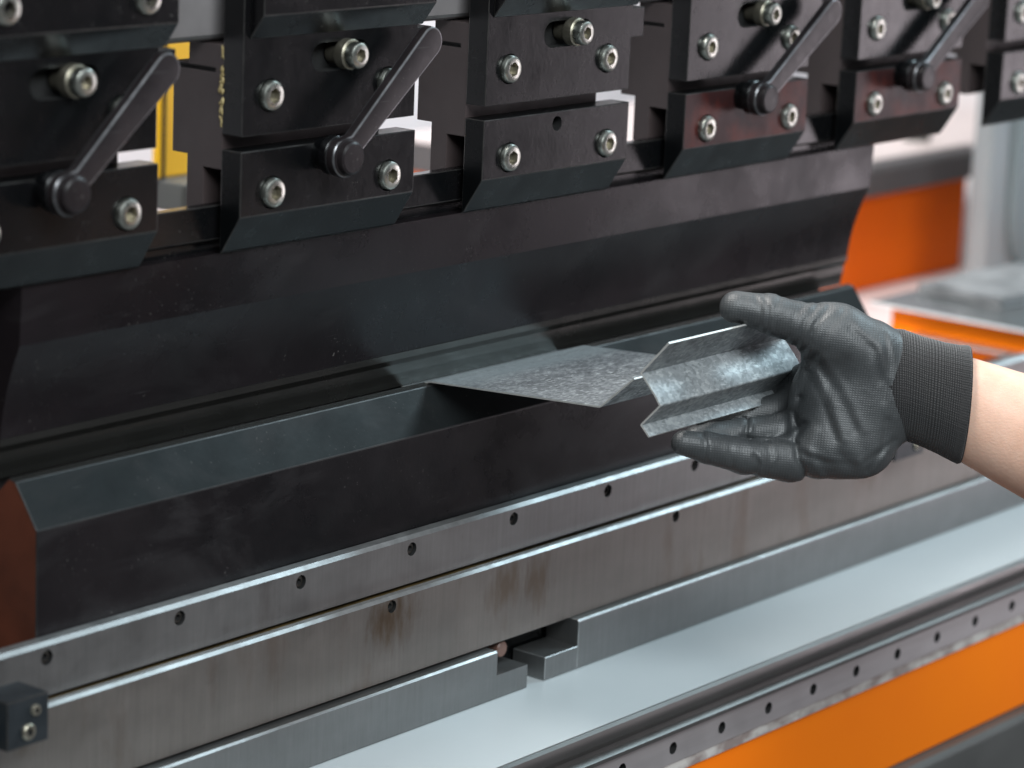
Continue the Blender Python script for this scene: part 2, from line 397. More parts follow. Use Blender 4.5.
def screw_bm(r, y, depth=0.006, hexr=None, N=24):
    b = bmesh.new(); lathe_y(b, [(r * 0.86, y), (r, y + 0.0006), (r, y + depth)], N=N, hexr=hexr or r * 0.55, hexdepth=0.003)
    return b
def drilled_rail(root, partname, prof, x0, x1, mats, holes, y, r, bevel, bmat, bfaces=None):
    b = bmesh.new(); fs_, _, _ = prism(b, prof, x0, x1)
    for i, m_ in (bfaces or {}).items(): fs_[i].material_index = m_
    o = obj(partname, b, mats, root, bevel=bevel, bmat=bmat, seg=1)
    if holes:
        cb = bmesh.new()
        for (hx, hz) in holes: lathe_y(cb, [(r, y - 0.02), (r, y + 0.009)], (hx, 0, hz), N=28, mi=len(mats) - 1)
        cut(o, cb)
    return o

# upper ground rail with its row of set screws
rl = thing('clamping_rail', 'ground steel rail with a row of small set screws, just below the black die', 'rail')
hx1 = [1.2091 + 0.1174 * k for k in range(-1, 11)]
drilled_rail(rl, 'rail_body', [(-0.012, 0.6214), (-0.012, 0.6545), (-0.0090, 0.6569), (-0.001, 0.6569), (-0.001, 0.6214)], 0.85, 2.75,
             [MT['rail1'], MT['bright'], MT['hole']], [(x, 0.6469) for x in hx1], -0.012, 0.0050, 0, 0, {1: 1, 2: 1})
for x in hx1:
    s_ = obj('set_screw', screw_bm(0.0043, -0.0100), [MT['screw_dark'], MT['hole']], rl, (x, 0, 0.6469), smooth=35)

# brushed main plate
r2 = thing('holder_plate', 'wide brushed steel plate with brown rust stains below the rail of set screws', 'plate')
hx2 = [1.5298, 1.8766, 2.42]
o = drilled_rail(r2, 'plate_body', [(-0.022, 0.5576), (-0.022, 0.6180), (-0.0196, 0.6200), (-0.0150, 0.6200), (-0.0150, 0.6178), (-0.002, 0.6178), (-0.002, 0.5576)], 0.85, 2.75,
                 [MT['rail2'], MT['bright'], MT['groove'], MT['hole']], [(x, 0.6127) for x in hx2], -0.022, 0.0046, 0, 0, {1: 1, 2: 1, 3: 2, 4: 2})
for x in hx2:
    obj('set_screw', screw_bm(0.0040, -0.0198), [MT['screw_dark'], MT['hole']], r2, (x, 0, 0.6127), smooth=35)

# the two lower bars that meet at the stepped joint
def bar_left():
    b = bmesh.new()
    prism(b, [(-0.030, 0.5177), (-0.030, 0.5536), (-0.0284, 0.5550), (0.0, 0.5550), (0.0, 0.5177)], 0.85, 1.6435)
    prism(b, [(-0.030, 0.5177), (-0.030, 0.5358), (0.0, 0.5358), (0.0, 0.5177)], 1.64351, 1.6806)
    for f in b.faces:
        c_ = f.calc_center_median()
        if abs(c_.z - 0.5543) < 0.0003: f.material_index = 1
    return b
t = thing('support_bar', 'lower left steel bar ending in a stepped notch below the brushed plate', 'bar', group='lower bars meeting at the step')
obj('bar_body', bar_left(), [MT['rail3'], MT['bright']], t)
b = bmesh.new(); lathe_y(b, [(0.0052, -0.003), (0.0062, -0.0022), (0.0062, 0.006)], N=24)
obj('screw_head', b, [paint('copper_brown', (0.10, 0.055, 0.042), (0.17, 0.095, 0.075), r=(0.3, 0.4), scale=60)], t, (1.6630, -0.016, 0.5490), smooth=35)
b = bmesh.new()
prism(b, [(-0.030, 0.5177), (-0.030, 0.5360), (0.002, 0.5360), (0.002, 0.5177)], 1.7025, 1.74309)
fs_, _, _ = prism(b, [(-0.030, 0.5177), (-0.030, 0.5556), (-0.0284, 0.5570), (0.002, 0.5570), (0.002, 0.5177)], 1.7431, 2.75)
fs_[1].material_index = 1
t = thing('support_bar', 'lower right bluish steel bar starting with a raised step under the glove', 'bar', group='lower bars meeting at the step')
obj('bar_body', b, [MT['rail3'], MT['bright']], t, bevel=0.0005, bmat=1, seg=1)

# black stop blocks screwed to the plate
for (x0, x1, z0, z1, y0, lab, scr) in ((1.1425, 1.1760, 0.6110, 0.6422, -0.050, 'black stop block with two screws at the left end of the brushed plate', ((1.1648, 0.6330, 0.0036), (1.1592, 0.6203, 0.0052))),
                                  (2.1780, 2.2255, 0.6085, 0.6270, -0.042, 'small black stop block peeking out under the glove cuff', ((2.213, 0.6175, 0.0040),))):
    k = thing('stop_block', lab, 'block', (x0, y0, z0), 'stop blocks on the brushed plate')
    b = bmesh.new(); box(b, 0, x1 - x0, 0, -0.0224 - y0, 0, z1 - z0)
    obj('block_body', b, [MT['block'], MT['edge']], k, bevel=0.0008, bmat=1)
    for (sx0, sz0, r) in scr:
        b = bmesh.new(); lathe_y(b, [(r * 0.85, -0.0022), (r, -0.0014), (r, 0.002)], N=24, hexr=r * 0.5, hexdepth=0.0018)
        obj('cap_screw', b, [MT['zinc_dull'], MT['hole']], k, (sx0 - x0, 0, sz0 - z0), smooth=35)
    if x0 < 1.2:
        b = bmesh.new(); box(b, -0.05, -0.0004, 0.008, -0.023 - y0, 0.004, 0.016)
        obj('side_lug', b, [MT['block'], MT['edge']], k, bevel=0.001, bmat=1)

# white shelf, slotted profile, orange front
b = bmesh.new(); prism(b, [(-0.1225, 0.5010), (-0.1240, 0.5060), (-0.1240, 0.5140), (-0.1225, 0.5170), (-0.003, 0.5170), (-0.003, 0.5010)], 0.80, 3.00)
tag(obj('front_shelf', b, MT['white'], bevel=0.0012), 'glossy white flat shelf running along under the steel bars', 'shelf')
pr = thing('slotted_profile', 'aluminium profile with a row of dark round holes along the white shelf edge', 'profile')
y = -0.125
b = bmesh.new()
prism(b, [(y + 0.010, 0.5008), (y + 0.002, 0.5180), (y - 0.003, 0.5201), (y - 0.006, 0.5185), (y - 0.0075, 0.5140), (y - 0.0065, 0.5089), (y - 0.002, 0.5054), (y + 0.001, 0.5008), (y + 0.001, 0.4973), (y - 0.004, 0.4943), (y - 0.004, 0.4912), (y + 0.012, 0.4912)], 0.80, 3.00)
obj('lip', b, MT['alu'], pr, smooth=30)
hd = [1.7427 + 0.0646 * k for k in range(-5, 14)]
drilled_rail(pr, 'hole_strip', [(y, 0.4654), (y, 0.4910), (y + 0.012, 0.4910), (y + 0.012, 0.4654)], 0.80, 3.00, [MT['alu_light'], MT['hole']], [(x, 0.4777) for x in hd], y, 0.0048, 0, 0)
for x in hd:
    b = bmesh.new(); lathe_y(b, [(0.0040, 0.0055), (0.0046, 0.0062), (0.0046, 0.0085)], N=20, hexr=0.0022, hexdepth=0.0015)
    obj('screw', b, [MT['screw_dark'], MT['hole']], pr, (x, y, 0.4777), smooth=35)
b = bmesh.new(); prism(b, [(y + 0.001, 0.4563), (y + 0.001, 0.4651), (y + 0.012, 0.4651), (y + 0.012, 0.4563)], 0.80, 3.00)
obj('seam_strip', b, MT['seam'], pr)
b = bmesh.new(); box(b, 0.80, 3.00, -0.122, -0.08, 0.3734, 0.4558)
tag(obj('front_cover', b, MT['orange'], bevel=0.0015), 'bright orange painted front cover strip in the bottom right corner', 'cover')
b = bmesh.new(); prism(b, [(-0.136, 0.29), (-0.136, 0.3680), (-0.132, 0.3725), (-0.08, 0.3725), (-0.08, 0.29)], 0.80, 3.00)
tag(obj('base_rail', b, MT['grey_dark'], bevel=0.001), 'dark grey rail below the orange front cover', 'rail')

# bed behind the rails and an added dark panel for the shade left of the tools
b = bmesh.new(); box(b, 0.85, 2.70, 0.004, 0.14, 0.30, 0.598)
tag(obj('press_bed', b, MT['ox'], bevel=0.003), 'dark lower bed of the press hidden behind the steel rails', 'press bed')
b = bmesh.new(); box(b, 0.90, 1.335, 0.115, 0.18, 0.60, 0.885)
tag(obj('shade_panel', b, MT['ox_brown'], bevel=0.003), 'dark panel added for the shade behind the left ends of blade and die', 'backdrop panel')

# ------------------------------------------------------------------ clamps
def cap_screw_bm(r=0.0100, y=-0.0042, depth=0.008):
    b = bmesh.new(); lathe_y(b, [(r * 0.80, y), (r * 0.93, y + 0.0006), (r, y + 0.0018), (r, y + depth)], N=36, hexr=r * 0.54, hexdepth=0.0045)
    return b
def cutter_cyl(cb, x, z, r, y0, y1, mi, N=32): lathe_y(cb, [(r, y0), (r, y1)], (x, 0, z), N=N, mi=mi)

W = 0.175; Z0 = 0.88
def rounded(cx_, cz_, hw, r, n=8):
    pts = []
    for s, a0 in ((1, -90), (-1, 90)):
        for i in range(n + 1):
            a = math.radians(a0 + 180 * i / n)
            pts.append((cx_ + s * (hw - r) + r * math.cos(a), cz_ + r * math.sin(a)))
    return pts

def make_clamp(L, label, lever=None, hole=False, red=0.0, screws=(0.0302, 0.1477, 0.0265, 0.1437), slotx=0.0945, top_screws=False):
    t = thing('tool_clamp', label, 'clamp', (L, 0, Z0), 'black tool clamps along the ram')
    low = MT['plate_red'] if red else MT['ox']
    # lower jaw plate with chamfered nose
    b = bmesh.new()
    fs_, c0, c1 = prism(b, [(0, 0.0262), (0, 0.0700), (0.018, 0.0700), (0.018, -0.0005), (0.0155, 0.0015)], 0, W)
    for f_ in fs_[1:] + [c0, c1]: f_.material_index = 3
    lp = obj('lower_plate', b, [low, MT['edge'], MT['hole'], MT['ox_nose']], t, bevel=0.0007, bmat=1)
    cb = bmesh.new()
    for sx0 in screws[:2]: cutter_cyl(cb, sx0, 0.0405, 0.0112, -0.02, 0.006, 2)
    if hole: cutter_cyl(cb, 0.0860, 0.0608, 0.0056, -0.02, 0.012, 2)
    cut(lp, cb)
    # upper plate, wider near its top, with the adjusting slot
    b = bmesh.new()
    xz_plate(b, [(0, 0.0800), (W - 0.002, 0.0800), (W - 0.002, 0.1195), (W + 0.0135, 0.1195), (W + 0.0135, 0.1420), (W - 0.001, 0.1420), (W - 0.001, 0.2500), (0, 0.2500)], 0, 0.018)
    up = obj('upper_plate', b, [MT['ox'], MT['edge'], MT['hole']], t, bevel=0.0006, bmat=1)
    cb = bmesh.new()
    for sx0 in screws[2:]: cutter_cyl(cb, sx0, 0.1056, 0.0112, -0.02, 0.006, 2)
    xz_plate(cb, rounded(slotx, 0.1275, 0.0290, 0.0098), -0.02, 0.0135, 2)
    cut(up, cb)
    # body behind, with the notch in its side that takes the tang
    b = bmesh.new()
    prism(b, [(0.0183, 0.0560), (0.0350, 0.0560), (0.0350, 0.0275), (0.0500, 0.0275), (0.0500, 0.0630), (0.0640, 0.0630), (0.0640, 0.1240), (0.0500, 0.1240), (0.0500, 0.1385), (0.0183, 0.1385)], 0.0004, W - 0.018)
    rb = obj('rear_body', b, [MT['ox_brown'], MT['edge'], MT['hole']], t, bevel=0.0005, bmat=0)
    cb = bmesh.new(); box(cb, -0.01, 0.004, 0.0250, 0.08, 0.1200, 0.1232, 2); cut(rb, cb)  # thin dark slot put in as the shadow line of the step
    # overhanging top block with the chamfered underside
    b = bmesh.new()
    prism(b, [(-0.0003, 0.1437), (-0.0125, 0.1602), (-0.0125, 0.2520), (-0.0003, 0.2520)], 0.0055, W + 0.0035)
    tb = obj('overhang_block', b, [MT['ox'], MT['edge'], MT['hole']], t, bevel=0.0007, bmat=1)
    for sx0, sz0 in ((screws[0], 0.0405), (screws[1], 0.0405), (screws[2], 0.1056), (screws[3], 0.1056)):
        q_ = obj('cap_screw', cap_screw_bm(), [MT['zinc'], MT['zinc_dull']], t, (sx0, 0, sz0), smooth=32); q_.rotation_euler.y = random.uniform(0, 6.28)
    if top_screws:
        for sx0 in (0.0345, 0.150):
            obj('cap_screw', cap_screw_bm(), [MT['zinc'], MT['zinc_dull']], t, (sx0, -0.0125, 0.1770), smooth=32)
    # adjusting screw with its collar, standing out of the slot
    a = obj('adjusting_screw', cap_screw_bm(0.0090, -0.0145, 0.0075), [MT['zinc'], MT['zinc_dull']], t, (slotx + 0.0045, 0, 0.1285), smooth=32)
    b = bmesh.new(); lathe_y(b, [(0.0096, -0.0069), (0.0105, -0.0060), (0.0105, 0.0010), (0.0075, 0.0012), (0.0075, 0.012)], N=36)
    obj('collar', b, [MT['zinc_dull']], a, smooth=32)
    # clamping lever: flat handle with a rounded end, turning on a round boss
    if lever:
        lx, lz, ang, ln = lever
        b = bmesh.new()
        pts = []
        for i in range(13):
            a_ = math.radians(90 + 180 * i / 12); pts.append((0.0140 * math.cos(a_), 0.0140 * math.sin(a_)))
        pts += [(0.013, -0.0076), (ln, -0.0106)]
        for i in range(1, 12):
            a_ = math.radians(-90 + 180 * i / 12); pts.append((ln + 0.0106 * math.cos(a_), 0.0106 * math.sin(a_)))
        pts += [(ln, 0.0106), (0.013, 0.0076)]
        ca, sa = math.cos(ang), math.sin(ang)
        xz_plate(b, [(x * ca - z * sa, x * sa + z * ca) for x, z in pts], -0.0230, -0.0150)
        bmesh.ops.recalc_face_normals(b, faces=b.faces)
        lv = obj('clamping_lever', b, [MT['lever'], MT['lever_edge']], t, (lx, 0, lz), bevel=0.0014, bmat=1, seg=3, ang=40, smooth=35)
        b = bmesh.new(); lathe_y(b, [(0.0096, -0.0290), (0.0112, -0.0281), (0.0116, -0.0262), (0.0116, -0.0240), (0.0128, -0.0236), (0.0128, -0.0228)], N=40)
        obj('pivot_cap', b, [MT['lever']], lv, smooth=28)
        b = bmesh.new(); lathe_y(b, [(0.0128, -0.0149), (0.0136, -0.0142), (0.0136, -0.0085), (0.0110, -0.0078), (0.0110, 0.0)], N=40)
        obj('pivot_boss', b, [MT['ox']], lv, smooth=28)
    return t

R = math.radians
make_clamp(1.1372, 'large blurred black clamp at the far left edge with a lever, nearest the yellow post', (0.0788, 0.0632, R(41.0), 0.1070), red=0, top_screws=True)
make_clamp(1.3875, 'black clamp with a lever, right of the yellow post, flaked paint on its left side', (0.0786, 0.0625, R(40.5), 0.1110))
make_clamp(1.6387, 'black clamp without a lever, showing an empty threaded hole in its lower plate', None, hole=True)
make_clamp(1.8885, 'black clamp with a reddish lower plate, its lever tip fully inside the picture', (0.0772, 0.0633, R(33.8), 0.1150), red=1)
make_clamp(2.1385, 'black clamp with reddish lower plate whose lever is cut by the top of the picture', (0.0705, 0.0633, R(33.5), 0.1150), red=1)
make_clamp(2.3885, 'last black clamp cropped by the right edge above the grey column', None)

# a crust of dried paint on the second clamp's seam
b = bmesh.new()
rf = random.Random(11)
for k in range(46):
    zz = 0.080 + 0.052 * rf.random(); wd = 0.35 + 0.9 * math.exp(-((zz - 0.103) / 0.013) ** 2)
    m_ = Matrix.Translation((-0.0002 * rf.random(), 0.0188 + rf.uniform(-0.0012, 0.0016) * wd, zz)) @ Matrix.Rotation(rf.uniform(-0.6, 0.6), 4, 'X') @ Matrix.Diagonal((0.0010 * wd + 0.0003, rf.uniform(0.0006, 0.0016) * wd, rf.uniform(0.0010, 0.0034), 1))
    bmesh.ops.create_icosphere(b, subdivisions=1, radius=1.0, matrix=m_)
tag(obj('paint_flake', b, MT['flake'], None, (1.3875, 0, 0.885), smooth=60), 'thin crust of dried yellowish paint on the left side of the second clamp', 'dried paint')

# ------------------------------------------------------------------ sheet in the press and the bent sample
def strip(name, prof, x0, x1, th, label, cat, gm_='galv'):
    """sheet metal: a (Y, Z) polyline given thickness and swept along X"""
    n_ = len(prof); nor = []
    for i in range(n_):
        p = Vector(prof[max(i - 1, 0)]); q = Vector(prof[min(i + 1, n_ - 1)]); d = (q - p).normalized()
        nor.append(Vector((-d.y, d.x)))
    a = [Vector(p) + nn * th / 2 for p, nn in zip(prof, nor)]; c_ = [Vector(p) - nn * th / 2 for p, nn in zip(prof, nor)]
    b_ = bmesh.new(); xm, ym, zm = x0, prof[0][0], prof[0][1]
    loop = a + c_[::-1]
    lft = [b_.verts.new((0, p.x - ym, p.y - zm)) for p in loop]; rgt = [b_.verts.new((x1 - x0, p.x - ym, p.y - zm)) for p in loop]
    N = len(loop)
    for i in range(N):
        j = (i + 1) % N
        f_ = b_.faces.new((lft[i], lft[j], rgt[j], rgt[i]))
        if i in (n_ - 1, N - 1): f_.material_index = 1
    for i in range(n_ - 1):
        for s_ in (lft, rgt):
            f_ = b_.faces.new((s_[i], s_[i + 1], s_[N - 2 - i], s_[N - 1 - i])); f_.material_index = 1
    o_ = obj(name, b_, [MT[gm_], MT['cutedge']], None, (xm, ym, zm), smooth=24)
    return tag(o_, label, cat)
def fillet(pts, r=0.002, n_=4):
    out = [pts[0]]
    for p, q, s_ in zip(pts, pts[1:], pts[2:]):
        p, q, s_ = Vector(p), Vector(q), Vector(s_)
        a = q + (p - q).normalized() * r; c_ = q + (s_ - q).normalized() * r
        for i in range(n_ + 1):
            t_ = i / n_; out.append(tuple((1 - t_) ** 2 * a + 2 * t_ * (1 - t_) * q + t_ ** 2 * c_))
    return out + [pts[-1]]
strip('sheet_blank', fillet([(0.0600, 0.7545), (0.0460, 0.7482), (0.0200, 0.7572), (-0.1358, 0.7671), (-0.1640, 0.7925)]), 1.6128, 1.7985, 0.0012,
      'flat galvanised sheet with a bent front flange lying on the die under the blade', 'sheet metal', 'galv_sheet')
strip('bent_sample', fillet([(-0.2112, 0.8299), (-0.1894, 0.8053), (-0.2019, 0.7920), (-0.2067, 0.7855), (-0.1918, 0.7694), (-0.1990, 0.7623)], 0.0008), 1.5850, 1.7580, 0.0013,
      'zigzag folded piece of galvanised sheet metal held in the gloved hand', 'metal sample')

# ------------------------------------------------------------------ things behind the press
bk = thing('rear_cabinet', 'orange machine panel under a dark grey rail behind the right end of the tools', 'machine panel', (3.0, 0.6, 0.53))
b = bmesh.new(); box(b, -0.2, 0.395, 0.0, 0.5, 0.0035, 0.128)
obj('panel', b, MT['orange_dark'], bk, bevel=0.002)
b = bmesh.new(); prism(b, [(-0.020, 0.1285), (-0.020, 0.160), (-0.016, 0.1670), (0.5, 0.1670), (0.5, 0.1285)], -0.2, 0.397)
obj('top_rail', b, MT['bar_grey'], bk, bevel=0.002)
b = bmesh.new(); box(b, -0.2, 0.90, 0.004, 0.50, 0.1672, 0.1690)
obj('top_sheet', b, MT['table'], bk)
b = bmesh.new(); lathe_y(b, [(0.016, 0), (0.018, 0.003), (0.018, 0.05)], N=24)
bmesh.ops.rotate(b, verts=b.verts, cent=(0, 0, 0), matrix=Matrix.Rotation(R(-90), 3, 'X'))
tag(obj('grey_knob', b, MT['grey_dark'], None, (3.36, 0.66, 0.725), smooth=35), 'blurred grey round part lying on the top of the orange panel', 'machine part')

b = bmesh.new(); box(b, 2.35, 4.6, 0.16, 1.6, 0.48, 0.5325)
tag(obj('rear_table', b, MT['table'], bevel=0.003), 'pale pinkish white table top at right behind the die end', 'table')

cl = thing('machine_column', 'light grey column standing at the right edge behind the last clamp', 'column', (3.19, 0.45, 0.535))
b = bmesh.new(); box(b, 0.0, 0.60, 0.0, 0.030, 0.0305, 1.2)
obj('column_body', b, MT['column'], cl, bevel=0.008, seg=4, smooth=40)
b = bmesh.new(); box(b, 0.030, 0.62, -0.040, 0.040, 0.0, 0.030)
obj('foot_plate', b, MT['column'], cl, bevel=0.003)
b = bmesh.new()
pl = [(0.045 + 0.055 * (1 - math.cos(R(a_))), 0.125 - 0.095 * math.sin(R(a_))) for a_ in range(0, 91, 9)] + [(0.58, 0.030), (0.58, 1.1), (0.045, 1.1)]
xz_plate(b, pl, -0.012, 0.0)
obj('side_cover', b, paint('cover_grey', (0.15, 0.185, 0.195), (0.18, 0.215, 0.225), r=(0.35, 0.5)), cl, bevel=0.004, seg=3)

# stacked sheets on an orange trestle
b = bmesh.new(); box(b, 2.768, 3.5, -0.10, 0.325, 0.534, 0.6105)
tag(obj('orange_stand', b, MT['orange'], bevel=0.002), 'orange stand under the stacked steel sheets at right', 'stand')
b = bmesh.new(); box(b, 2.75, 3.45, -0.12, 0.343, 0.6112, 0.6145)
for f_ in b.faces:
    if abs(f_.calc_center_median().z - 0.61285) < 1e-4: f_.material_index = 1
MT['sheet_top'] = steel('polished_sheet', (0.24, 0.255, 0.26), (0.34, 0.355, 0.36), r=(0.14, 0.26), metal=0.8, grain=(120, (1, 1, 1)), gstr=0.02)
MT['sheet_edge'] = steel('sheared_edge', (0.70, 0.74, 0.75), (0.85, 0.88, 0.88), r=(0.35, 0.5), metal=0.4, scale=20)
sh = obj('steel_sheet', b, [MT['sheet_top'], MT['sheet_edge']])
tag(sh, 'upper thin steel sheet with a bright cut edge beside the forearm', 'sheet metal', 'steel sheets on the orange stand')
b = bmesh.new(); box(b, 2.744, 2.7675, -0.14, 0.290, 0.5840, 0.5868)
tag(obj('steel_sheet', b, [MT['sheet_top'], MT['sheet_edge']], bevel=0.0005, bmat=1), 'lower narrow steel strip on the side of the orange stand just above the cuff', 'sheet metal', 'steel sheets on the orange stand')
rs = random.Random(3)
for k, (cx_, cy_, sx_, sy_, sz_, lab) in enumerate(((2.93, 0.27, 0.20, 0.11, 0.012, 'dark grey steel offcut lying at the left on the upper steel sheet'),
                                             (3.05, 0.17, 0.24, 0.15, 0.020, 'mottled grey steel offcut near the column foot on the upper sheet'),
                                             (2.99, 0.06, 0.22, 0.08, 0.006, 'thin steel offcut nearest the forearm on the upper sheet'))):
    b = bmesh.new(); box(b, -sx_ / 2, sx_ / 2, -sy_ / 2, sy_ / 2, 0, sz_)
    bmesh.ops.subdivide_edges(b, edges=b.edges[:], cuts=3, use_grid_fill=True)
    for v_ in b.verts: v_.co += Vector((rs.uniform(-1, 1), rs.uniform(-1, 1), rs.uniform(-1, 1) if v_.co.z > 0.001 else 0)) * 0.0018
    o = obj('steel_offcut', b, [oxide('offcut_steel', (0.10, 0.104, 0.107), (0.22, 0.225, 0.23), r=(0.35, 0.5), scale=30)], None, (cx_, cy_, 0.6152), bevel=0.0008)
    o.rotation_euler = (0, 0, rs.uniform(-0.3, 0.3))
    tag(o, lab, 'offcut', 'offcuts on the steel sheet')

# what shows through the gaps between the clamps
yp = thing('yellow_post', 'bright yellow post seen through the gap between the first two clamps', 'post', (1.925, 0.6, 0.0))
b = bmesh.new(); box(b, -0.0215, 0.035, 0.0, 0.008, 0.80, 1.5)
obj('post_body', b, MT['yellow'], yp, bevel=0.002)
b = bmesh.new(); box(b, -0.0165, -0.0130, -0.0012, 0.0, 0.790, 1.5)
obj('post_groove', b, MT['hole'], yp)
b = bmesh.new(); box(b, -0.018, 0.10, -0.03, 0.08, 0.770, 0.799)
obj('post_base', b, MT['grey_dark'], yp, bevel=0.003)
b = bmesh.new(); box(b, -3.0, 7.0, 1.9, 2.0, -0.2, 2.2)
tag(obj('hall_wall', b, MT['wall']), 'pale hall wall showing as white slits between the clamps', 'wall')

# ------------------------------------------------------------------ the gloved hand and forearm
S = 1417.0                                   # local units: 1/1417 m, x right, y up, z towards the viewer
HC = Vector((0, 0, 0))
depth = 2.079
u0, v0 = 840.0, 390.0
org = CAM + RX * ((u0 - 512) / 2947 * depth) - RY * ((v0 - 384) / 2947 * depth) - RZ * depth
hand = thing('person', 'black gloved right hand of a person holding the folded sample, bare forearm at right', 'person', (0, 0, 0))
hm = Matrix((RX, RY, RZ)).transposed().to_4x4(); hm.translation = org
hand.matrix_world = hm

def V(u, v, z=0): return np.array([u - u0, v0 - v, z], float)

class Field:
    def __init__(s, lo, hi, h):
        s.lo = np.array(lo, float); s.h = h
        s.n = np.ceil((np.array(hi) - s.lo) / h).astype(int) + 1
        g = [s.lo[i] + h * np.arange(s.n[i]) for i in range(3)]
        s.X, s.Y, s.Z = np.meshgrid(*g, indexing='ij')
        s.d = np.full(s.X.shape, 1e3, np.float32)
    def cone(s, a, b, ra, rb, flat=None):
        """rounded cone; flat=(axis unit vector, factor) squashes it across that axis"""
        ab = b - a; L2 = ab @ ab
        px, py, pz = s.X - a[0], s.Y - a[1], s.Z - a[2]
        t = np.clip((px * ab[0] + py * ab[1] + pz * ab[2]) / L2, 0, 1)
        qx, qy, qz = px - t * ab[0], py - t * ab[1], pz - t * ab[2]
        if flat is not None:
            ax, k = flat; m = qx * ax[0] + qy * ax[1] + qz * ax[2]
            d2 = qx * qx + qy * qy + qz * qz + m * m * (k * k - 1)
        else: d2 = qx * qx + qy * qy + qz * qz
        return np.sqrt(d2) - (ra + (rb - ra) * t)
    def ell(s, c, r, rot=0.0, tilt=0.0):
        ca, sa = math.cos(rot), math.sin(rot)
        x, y, z = s.X - c[0], s.Y - c[1], s.Z - c[2]
        x, y = ca * x + sa * y, -sa * x + ca * y
        ct, st = math.cos(tilt), math.sin(tilt)
        x, z = ct * x + st * z, -st * x + ct * z
        k = np.sqrt((x / r[0]) ** 2 + (y / r[1]) ** 2 + (z / r[2]) ** 2)
        k2 = np.sqrt((x / r[0] ** 2) ** 2 + (y / r[1] ** 2) ** 2 + (z / r[2] ** 2) ** 2) + 1e-9
        return k * (k - 1) / k2
    def add(s, d, k=6.0):
        h = np.maximum(k - np.abs(s.d - d), 0) / k
        s.d = (np.minimum(s.d, d) - h * h * k * 0.25).astype(np.float32)
    def crease(s, pts, depth_, sig, zmin=-1e3, zmax=1e3):
        dm = np.full(s.d.shape, 1e3, np.float32)
        for a, b in zip(pts, pts[1:]):
            ab = (b - a)[:2]; L2 = ab @ ab + 1e-9
            px, py = s.X - a[0], s.Y - a[1]
            t = np.clip((px * ab[0] + py * ab[1]) / L2, 0, 1)
            dm = np.minimum(dm, np.hypot(px - t * ab[0], py - t * ab[1]))
        g = np.exp(-(dm / sig) ** 2) * ((s.Z > zmin) & (s.Z < zmax))
        s.d = (s.d + depth_ * g).astype(np.float32)
    def mesh(s, name):
        import openvdb
        g = openvdb.FloatGrid(20.0)
        g.copyFromArray(np.clip(s.d, -20, 20).astype(np.float32), tolerance=0.0)
        p, t, q = g.convertToPolygons(0.0, 0.0)
        p = np.array(p, float) * s.h + s.lo
        me = bpy.data.meshes.new(name)
        me.from_pydata((p / S).tolist(), [], [list(map(int, f)) for f in t] + [list(map(int, f)) for f in q])
        me.validate(); me.update()
        b_ = bmesh.new(); b_.from_mesh(me)
        bmesh.ops.recalc_face_normals(b_, faces=b_.faces)
        for _ in range(2): bmesh.ops.smooth_vert(b_, verts=b_.verts, factor=0.4, use_axis_x=True, use_axis_y=True, use_axis_z=True)
        b_.to_mesh(me); b_.free(); me.shade_smooth()
        return me

F = Field((-190, -115, -110), (90, 115, 85), 1.5)
# palm: a thick slab that cups away from the viewer towards the fingers
F.add(F.cone(V(912, 387, -2), V(856, 395, -8), 51, 61, (np.array([0, 0, 1.0]), 1.5)))
F.add(F.cone(V(856, 398, -10), V(840, 408, -26), 58, 52, (np.array([0.35, 0, 0.94]), 1.9)), 14)
F.add(F.ell(V(848, 440, 0), (48, 38, 30), -0.35), 16)          # heel under the little finger
F.add(F.cone(V(866, 353, 6), V(828, 338, 14), 35, 32), 20)     # ball of the thumb
# thumb
F.add(F.cone(V(836, 333, 12), V(803, 326, 24), 29, 22.5), 12)
F.add(F.cone(V(803, 326, 24), V(768, 315, 30), 21.5, 19.5), 5)
F.add(F.cone(V(768, 315, 30), V(737, 308, 34), 19.5, 15.8), 5)
F.add(F.ell(V(731, 308, 35), (14, 15.5, 15), -0.2), 3)
# fingers: little finger lowest, then ring, middle, index going away behind the sample
def finger(ps, rs, k0=8):
    for i in range(len(ps) - 1):
        F.add(F.cone(ps[i], ps[i + 1], rs[i], rs[i + 1]), k0 if i == 0 else 3.5)
finger([V(826, 448, -8), V(790, 459, -2), V(742, 455, 18), V(705, 447, 34), V(681, 442, 44)], [30, 23, 18.5, 15.5, 12.5], 14)
finger([V(822, 424, -28), V(786, 431, -28), V(742, 434, -8), V(712, 436, 8), V(694, 437, 20)], [28, 18, 15.5, 13.5, 11.5], 10)
finger([V(820, 402, -48), V(786, 410, -56), V(742, 418, -52), V(712, 422, -40)], [26, 17, 15, 13], 10)
finger([V(822, 382, -50), V(795, 388, -80), V(758, 392, -92), V(728, 396, -80)], [26, 17, 15, 13], 10)
